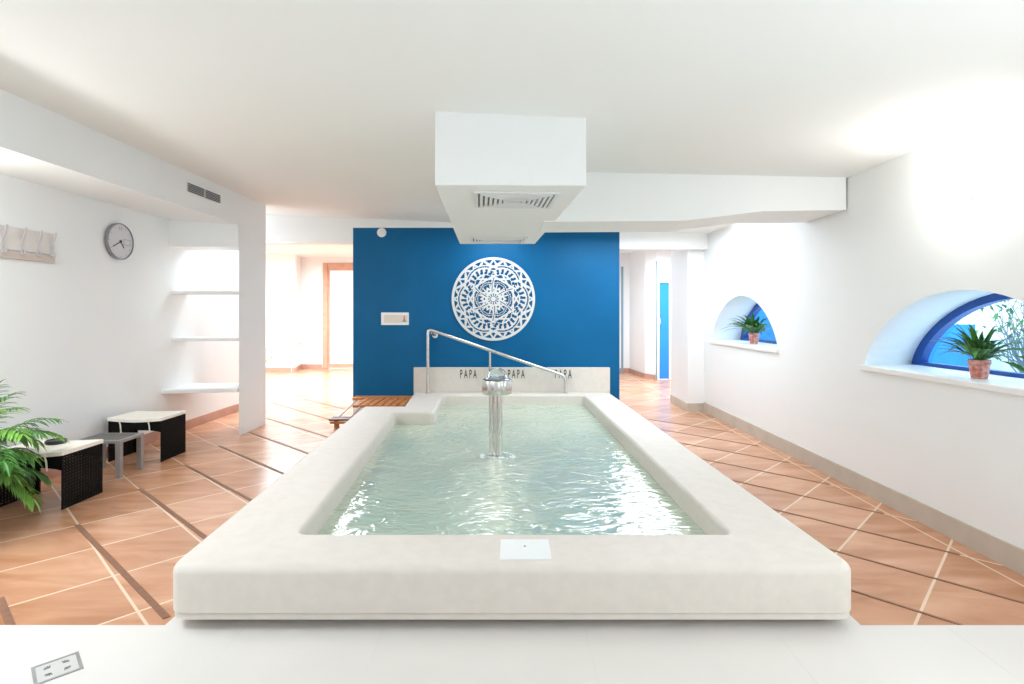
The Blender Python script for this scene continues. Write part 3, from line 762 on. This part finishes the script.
def strap_plant(name, label, loc, r, h, leaf_n, ln, wd, seed, extra=()):
    t = thing(name, label, 'potted plant', loc, 0)
    add_pot(t, r, h, M['terracotta'])
    rg = random.Random(seed); bm = bmesh.new(); sm = bmesh.new()
    for k in range(leaf_n):
        a = 2*PI*k*.381966+rg.uniform(-.3, .3); el = rg.uniform(.75, 1.45)
        d = Vector((math.cos(a)*math.cos(el), math.sin(a)*math.cos(el), math.sin(el)))
        L_ = ln*rg.uniform(.65, 1.1)
        # keep leaves off the glass
        if math.cos(a) > .5: L_ *= .62
        dr_ = rg.uniform(1.5, 2.7)
        if math.sin(a) < -.35 or math.cos(a) < -.6: dr_ = min(dr_, 1.9) if el > 1.0 else 1.2
        add_blade(bm, (r*.45*math.cos(a), r*.45*math.sin(a), h*.9), d, L_, wd*rg.uniform(.7, 1.15), dr_, n=9, petiole=.22)
    for d, L_, w_, dr in extra:
        add_blade(bm, (0, 0, h*.9), d, L_, w_, dr, n=10, petiole=.45)
    for k in range(10):
        a = rg.uniform(0, 2*PI); add_tube(sm, [(r*.2*math.cos(a), r*.2*math.sin(a), h*.88), (r*.6*math.cos(a), r*.6*math.sin(a), h*.9+ln*.3)], .003, 5)
    obj('foliage', bm, M['leaf'], t); obj('stem', sm, M['stem'], t)
    return t
strap_plant('peace_lily', 'arching green plant in terracotta pot on the large window sill', (3.15, 3.64, 1.0985), .062, .128, 100, .29, .031, 5,
            extra=[((.25, -.8, .75), .42, .06, 1.6), ((.1, -1, .5), .46, .06, 1.2), ((.2, -1, .9), .44, .055, 1.5), ((-.1, -1, .25), .42, .055, .9), ((-.5, -.5, .8), .36, .04, 1.8)])
strap_plant('peace_lily', 'small arching plant in pink terracotta pot on the far window sill', (3.19, 7.12, 1.1345), .068, .145, 90, .36, .038, 9,
            extra=[((-.75, .55, .75), .50, .03, 1.5), ((-.8, .3, .55), .46, .03, 1.4), ((.1, -1, .9), .45, .05, 1.3), ((.1, -.9, 1.2), .48, .05, 1.3)])
# plant peeking out behind the column
t = thing('potted_palm', 'palm in the far left room peeking out behind the column', 'potted plant', (-4.86, 10.0, 0))
add_pot(t, .16, .32, M['plastic'])
rg = random.Random(4); bs_, bl = bmesh.new(), bmesh.new()
for k in range(16):
    a = 2*PI*k/16; d = Vector((math.cos(a)*.6, math.sin(a)*.6, .9))
    add_frond(bs_, bl, (.03*math.cos(a), .03*math.sin(a), .3), d, 1.22, 1.15, .16, n=12, rng=rg)
obj('stem', bs_, M['stem'], t); obj('foliage', bl, M['leaf'], t)
# shrubs outside the windows
for (x, y, lb) in ((5.0, 5.0, 'twiggy shrub outside the large arched window'), (4.5, 7.75, 'green shrub outside the small arched window')):
    t = thing('shrub', lb, 'shrub', (x, y, .9)); rg = random.Random(int(x*10+y)); b1, b2 = bmesh.new(), bmesh.new()
    for k in range(60 if x == 5.0 else 34):
        a = rg.uniform(0, 2*PI); p = Vector((0, rg.uniform(-.3, .3), 0)); d = Vector((math.cos(a)*.5, math.sin(a)*.9, 1)).normalized(); pts = [p]
        for j in range(6):
            p = p+d*rg.uniform(.12, .2); d = (d+Vector((rg.uniform(-.5, .5), rg.uniform(-.5, .5), rg.uniform(-.2, .3)))).normalized(); pts.append(p)
            if j > 1:
                for q in range(1 if x == 5.0 else 6): add_blade(b2, p, (rg.uniform(-1, 1), rg.uniform(-1, 1), rg.uniform(-.5, 1)), rg.uniform(.05, .11), .03, .5, n=3)
        add_tube(b1, pts, [.007-.0008*i for i in range(len(pts))], 5)
    obj('branches', b1, M['branch'], t); obj('foliage', b2, M['leaf'], t)

# ------------------------------------------------------------------ wall things
# clock
t = thing('wall_clock', 'round silver wall clock with grey face on the left wall', 'clock', (XL, 5.88, 2.318), PI/2)   # local -y faces the room after rotation
def disc(bm, r, y0, y1, cx=0, cz=0, seg=48):
    a = [bm.verts.new((cx+r*math.cos(2*PI*k/seg), y0, cz+r*math.sin(2*PI*k/seg))) for k in range(seg)]
    b = [bm.verts.new((cx+r*math.cos(2*PI*k/seg), y1, cz+r*math.sin(2*PI*k/seg))) for k in range(seg)]
    bm.faces.new(a); bm.faces.new(b[::-1])
    for k in range(seg): bm.faces.new((a[k], a[(k+1)%seg], b[(k+1)%seg], b[k]))
bm = bmesh.new(); seg = 56; prof = [(.190, -.002), (.198, -.01), (.198, -.042), (.193, -.048), (.187, -.046), (.186, -.036)]
rings = [[bm.verts.new((r*math.cos(2*PI*k/seg), y, r*math.sin(2*PI*k/seg))) for k in range(seg)] for r, y in prof]
for i in range(len(rings)-1):
    for k in range(seg): bm.faces.new((rings[i][k], rings[i][(k+1)%seg], rings[i+1][(k+1)%seg], rings[i+1][k]))
obj('clock_rim', bm, M['clock_rim'], t, smooth=True)
bm = bmesh.new(); disc(bm, .1865, -.036, -.02); face = obj('dial', bm, M['clock_face'], t)
def bar(bm, ang, r0, r1, wd, y0, y1):
    u = Vector((math.sin(ang), 0, math.cos(ang))); n = Vector((u.z, 0, -u.x))*wd/2
    P = [u*r0-n, u*r1-n, u*r1+n, u*r0+n]
    a = [bm.verts.new((p.x, y0, p.z)) for p in P]; b = [bm.verts.new((p.x, y1, p.z)) for p in P]
    bm.faces.new(a); bm.faces.new(b[::-1])
    for k in range(4): bm.faces.new((a[k], a[(k+1)%4], b[(k+1)%4], b[k]))
bm = bmesh.new(); bar(bm, math.radians(240), -.02, .135, .010, -.042, -.040); obj('minute_hand', bm, M['ink'], t)
bm = bmesh.new(); bar(bm, math.radians(142), -.02, .085, .014, -.039, -.0375); obj('hour_hand', bm, M['ink'], t)
bm = bmesh.new(); disc(bm, .014, -.044, -.037); obj('hub', bm, M['ink'], t)
for k in range(12):
    if k not in (0, 3):
        bm = bmesh.new(); bar(bm, k*PI/6, .155, .168, .004, -.0372, -.036); obj('hour_mark', bm, M['sign_grey'], face)
bm = bmesh.new()
for x0, x1, z0, z1 in ((.05, .15, .028, .032), (.05, .15, -.032, -.028), (.05, .054, -.032, .032), (.146, .15, -.032, .032)): add_box(bm, (x0, -.0374, z0), (x1, -.036, z1))
obj('day_window', bm, M['sign_grey'], face)
for ch_, dx_ in (('1', -.014), ('2', .014)): text_mesh('numeral', ch_, .05, M['sign_grey'], face, (dx_, -.0365, .125), (PI/2, 0, 0), ext=.0005)

# coat hooks
t = thing('coat_rack', 'pale coat rack board with curved hooks on the left wall', 'coat rack', (XL, 4.68, 2.15), PI/2)
bm = bmesh.new(); add_box(bm, (-.40, -.016, -.07), (.375, -.001, .13)); obj('back_board', bm, M['rack'], t, bevel=.004)
bm = bmesh.new(); add_box(bm, (-.40, -.024, -.145), (.375, -.001, -.075)); obj('lower_rail', bm, mat('rail_board', srgb(206, 192, 184), .5), t, bevel=.004)
for i, x in enumerate((-.35, -.15, .03, .19, .335)):
    bm = bmesh.new()
    pts = arc([(x, -.068, .135), (x, -.060, .08), (x, -.022, .0), (x, -.022, -.10), (x, -.055, -.11), (x, -.062, -.05)], .035, 4)
    top = [(x, -.022, -.03), (x, -.018, .06)]
    for pp in (pts, top):
        for a, b in zip(pp[:-1], pp[1:]):
            A = [bm.verts.new((a[0]+s, a[1]+q, a[2])) for s in (-.010, .010) for q in (0, .004)]
            B = [bm.verts.new((b[0]+s, b[1]+q, b[2])) for s in (-.010, .010) for q in (0, .004)]
            for i1_, j1_ in ((0, 1), (1, 3), (3, 2), (2, 0)): bm.faces.new((A[i1_], A[j1_], B[j1_], B[i1_]))
    obj('hook', bm, M['hook'], t, smooth=True)

# sconces
def sconce(label, loc, rz):
    t = thing('wall_sconce', label, 'wall light', loc, rz, 'white wall sconces')
    bm = bmesh.new(); n = 12; pr = [(.012, -.085), (.028, -.06), (.042, 0), (.058, .05), (.066, .06)]
    rings = [[bm.verts.new((r*math.cos(PI+PI*k/n), -.002 + 1.25*r*math.sin(PI+PI*k/n), z)) for k in range(n+1)] for r, z in pr]
    for i in range(len(rings)-1):
        for k in range(n): bm.faces.new((rings[i][k], rings[i][k+1], rings[i+1][k+1], rings[i+1][k]))
    bm.faces.new(rings[0]); obj('shade', bm, M['plastic'], t, smooth=True)
    obj('back_plate', box((-.03, -.006, -.05), (.03, -.0005, .04)), M['plastic'], t)
    return t
sconce('white wall sconce glowing above the large arched window', (XR, 3.53, 2.37), -PI/2)
sconce('small white wall sconce above the far arched window', (XR, 7.0, 2.50), -PI/2)
point('sconce_lamp', (XR-.14, 3.53, 2.46), 7.5, (1, .985, .95), .06)
point('sconce_lamp_far', (XR-.12, 7.0, 2.58), 3, (1, .98, .94), .05)
point('left_lamp', (XL+.35, 3.1, 2.30), 22, (1, .99, .97), .08)

# sign and detector on the blue wall
t = thing('wall_sign', 'small white notice plate on the left of the blue wall', 'sign', (-1.797, YB-.002, 1.452))
pl_ = obj('plate', box((-.212, -.012, -.096), (.212, 0, .096)), M['plastic'], t, bevel=.003)
obj('print_panel', box((-.165, -.0135, -.062), (.195, -.0122, .058)), M['sign_beige'], t)
bm = bmesh.new(); disc(bm, .014, -.0148, -.0137, .145, .032, 16); add_box(bm, (.128, -.0148, -.005), (.162, -.0137, .016)); obj('pictogram_head', bm, M['sign_pink'], t)
bm = bmesh.new(); add_box(bm, (.132, -.0148, -.03), (.158, -.0137, -.006)); add_box(bm, (.112, -.0148, -.045), (.178, -.0137, -.031)); obj('pictogram_base', bm, M['sign_grey'], t)
bm = bmesh.new()
disc(bm, .070, -.018, 0); disc(bm, .05, -.038, -.0181); disc(bm, .02, -.045, -.0381)
t = obj('smoke_detector', bm, M['plastic'], loc=(-2.0, YB-.002, 2.775)); tag(t, 'round white detector at the top left of the blue wall', 'detector')

# ------------------------------------------------------------------ pierced round ornament
def ornament():
    R_ = .64
    holes = []                                    # polygons in the unit disc, repeated with six-fold symmetry
    def P(r, a): a = math.radians(a); return (r*math.cos(a), r*math.sin(a))
    def mir(poly): return [(x, -y) for x, y in poly]
    def rot(poly, a):
        c, s = math.cos(a), math.sin(a); return [(x*c-y*s, x*s+y*c) for x, y in poly]
    def arcband(cx, cy, r0, r1, a0, a1, n=8):
        A = [math.radians(a0+(a1-a0)*k/n) for k in range(n+1)]
        return [(cx+r1*math.cos(a), cy+r1*math.sin(a)) for a in A] + [(cx+r0*math.cos(a), cy+r0*math.sin(a)) for a in reversed(A)]
    sym = []
    # slits inside the outer ring
    sym.append(arcband(0, 0, .895, .93, 15, 26))
    sym.append([P(.93, 4), P(.885, 9), P(.935, 12)])
    sym.append([P(.90, 28.2), P(.80, 25), P(.78, 27.5)])
    sym.append([P(.83, 12), P(.87, 20), P(.81, 19)])
    sym.append([P(.78, 21), P(.85, 23.5), P(.74, 24)])
    # fan of the outer arc with its teeth
    for a in (14, 42): sym.append(arcband(.40, 0, .24, .37, a-5.5, a+4, 2))
    for a in (29, 58): sym.append(arcband(.40, 0, .27, .36, a-4, a+5, 2))
    # wedge triangles
    sym.append([P(.66, 22), P(.70, 28), P(.60, 26)])
    sym.append([P(.58, 20), P(.62, 27.5), P(.53, 28)])
    sym.append([P(.50, 10), P(.60, 13), P(.55, 20)])
    sym.append([P(.47, 16), P(.52, 25), P(.45, 27)])
    single = []
    single.append(arcband(.40, 0, .405, .44, -50, 50, 12))
    single.append(arcband(.40, 0, .24, .37, -5, 5, 2))
    single.append([P(.90, -2), P(.945, 0), P(.90, 2), P(.87, 0)])
    single.append([(.44, 0), (.60, .055), (.55, 0), (.60, -.055)])
    single.append([P(.73, 30), P(.79, 27.8), P(.89, 30), P(.79, 32.2)])
    single.append([P(.50, 30), P(.58, 32.5), P(.70, 30), P(.58, 27.5)])
    single.append(arcband(.20, 0, .20, .235, -62, 62, 10))
    for a in (-40, -14, 14, 40): single.append(arcband(.20, 0, .09, .165, a-9, a+8, 2))
    # pinwheel grooves and the central rosette
    c1 = []
    for k in range(9):
        t = k/8; c1.append(P(.20+.33*t, 26+14*t-10*t*t))
    single.append(c1 + [P(math.hypot(*p)-.0, math.degrees(math.atan2(p[1], p[0]))+ (6.5 - 3*i/8)) for i, p in reversed(list(enumerate(c1)))])
    single.append([P(.07, 8), P(.14, -10), P(.19, 8), P(.13, 26)])
    single.append([P(.25, 14), P(.36, 24), P(.27, 26)])
    single.append([P(.37, 36), P(.45, 44), P(.40, 28)])
    allp = single + sym + [mir(p) for p in sym]
    def inside(poly, x, y):
        c = False; j = len(poly)-1
        for i in range(len(poly)):
            xi, yi = poly[i]; xj, yj = poly[j]
            if (yi > y) != (yj > y) and x < (xj-xi)*(y-yi)/(yj-yi)+xi: c = not c
            j = i
        return c
    boxes = []
    for p in allp:
        xs = [q[0] for q in p]; ys = [q[1] for q in p]; boxes.append((min(xs), max(xs), min(ys), max(ys), p))
    NA, NR = 480, 84                             # six sectors of 80 columns
    def seg_d(x, y, a, b):
        ax, ay = a; bx, by = b; dx, dy = bx-ax, by-ay
        t = max(0, min(1, ((x-ax)*dx+(y-ay)*dy)/(dx*dx+dy*dy))); return math.hypot(x-ax-t*dx, y-ay-t*dy)
    straps = []
    for k in range(12):
        straps.append((P(.95, 30*k), P(.95, 30*(k+4)), .019))
        straps.append((P(.95, 30*k+15), P(.95, 30*(k+3)+15), .017))
        straps.append((P(.30, 30*k), P(.30, 30*(k+4)), .016)); straps.append((P(.08, 30*k+15), P(.42, 30*k+15), .014))
    for k in range(24): straps.append((P(.80, 15*k+7.5), P(.95, 15*k), .014)); straps.append((P(.80, 15*k-7.5), P(.95, 15*k), .014))
    def is_solid(x, y):
        r = math.hypot(x, y)
        if r > .935 or r < .06: return True
        for k in range(6):                       # dark grooves cut through everything
            a = k*PI/3; u = x*math.cos(a)+y*math.sin(a); v_ = -x*math.sin(a)+y*math.cos(a)
            q = math.hypot(u-.40, v_); th = math.degrees(math.atan2(v_, u-.40))
            if abs(q-.425) < .017 and abs(th) < 44: return False
            if .385 < q < .465 and abs(th) < 50: return True
            if .23 < q < .385 and abs(th) < 62: return ((th+62) % 20.67) > 10 + 5*(q < .30) if q > .245 and q < .37 else True
            q = math.hypot(u-.20, v_); th = math.degrees(math.atan2(v_, u-.20))
            if abs(q-.20) < .014 and abs(th) < 55: return False
            if .175 < q < .228 and abs(th) < 60: return True
            ra = math.degrees(math.atan2(v_, u)); rr = math.hypot(u, v_)
            if .17 < rr < .52:
                c = 40 - 34*(rr-.17)
                if abs(ra-c)*PI/180*rr < .011: return False
                if abs(ra-c)*PI/180*rr < .034: return True
        if abs(r-.25) < .014 or abs(r-.62) < .012: return True
        return any(seg_d(x, y, a, b) < w_ for a, b, w_ in straps)
    open_ = {}
    for i in range(NA//6):
        a = math.radians(-30 + 60*(i+.5)/(NA/6))
        for j in range(NR):
            r = (j+.5)/NR
            open_[i, j] = not is_solid(r*math.cos(a), r*math.sin(a))
    bm = bmesh.new(); V = {}
    def v(i, j, k):
        i %= NA
        if j == 0: i = 0
        key = (i, j, k)
        if key not in V:
            a = math.radians(-30)+2*PI*i/NA; r = R_*j/NR; V[key] = bm.verts.new((r*math.cos(a), -.022 if k else 0, r*math.sin(a)))
        return V[key]
    def solid(i, j):
        if j >= NR: return False
        if j < 0: return True
        return not open_[(i % NA) % (NA//6), j]
    for i in range(NA):
        for j in range(NR):
            if not solid(i, j): continue
            if j == 0: bm.faces.new((v(0, 0, 1), v(i, 1, 1), v(i+1, 1, 1)))
            else: bm.faces.new((v(i, j, 1), v(i, j+1, 1), v(i+1, j+1, 1), v(i+1, j, 1)))
            if j and not solid(i, j+1): bm.faces.new((v(i, j+1, 0), v(i+1, j+1, 0), v(i+1, j+1, 1), v(i, j+1, 1)))
            if j > 0 and not solid(i, j-1): bm.faces.new((v(i, j, 0), v(i, j, 1), v(i+1, j, 1), v(i+1, j, 0)))
            if j and not solid(i-1, j): bm.faces.new((v(i, j, 0), v(i, j+1, 0), v(i, j+1, 1), v(i, j, 1)))
            if j and not solid(i+1, j): bm.faces.new((v(i+1, j, 0), v(i+1, j, 1), v(i+1, j+1, 1), v(i+1, j+1, 0)))
    me = bpy.data.meshes.new('wall_ornament'); bm.to_mesh(me); bm.free(); me.materials.append(M['ornament'])
    o = bpy.data.objects.new('wall_ornament', me); C.objects.link(o); o.location = ((493.4-512)/F*YB, YB-.002, H-(299-313)/F*YB)
    tag(o, 'large round white pierced geometric ornament on the blue wall', 'wall ornament')
ornament()

# ------------------------------------------------------------------ floor drain on the white platform
t = thing('floor_drain', 'small square steel floor drain in the white platform, lower left', 'floor drain', (-1.945, 2.31, .0202), math.radians(45))
bm = bmesh.new()
for lo, hi in (((-.08, -.08, 0), (.08, -.068, .003)), ((-.08, .068, 0), (.08, .08, .003)), ((-.08, -.068, 0), (-.068, .068, .003)), ((.068, -.068, 0), (.08, .068, .003))): add_box(bm, lo, hi)
obj('frame', bm, M['alu'], t)
obj('grate', box((-.067, -.067, 0), (.067, .067, .002)), M['grate'], t)
for i in range(4):
    a = i*PI/2+PI/4; c = Vector((math.cos(a), math.sin(a)))*.036
    for j in range(5):
        bm = bmesh.new(); b_ = a + (j-2)*.55; d = Vector((math.cos(b_), math.sin(b_))); n_ = Vector((-d.y, d.x))*.0022
        A, B = c-d*.004, c+d*.018
        add_prism(bm, [A-n_, B-n_, B+n_, A+n_], .0021, .0028)
        obj('slot', bm, M['slot'], t)
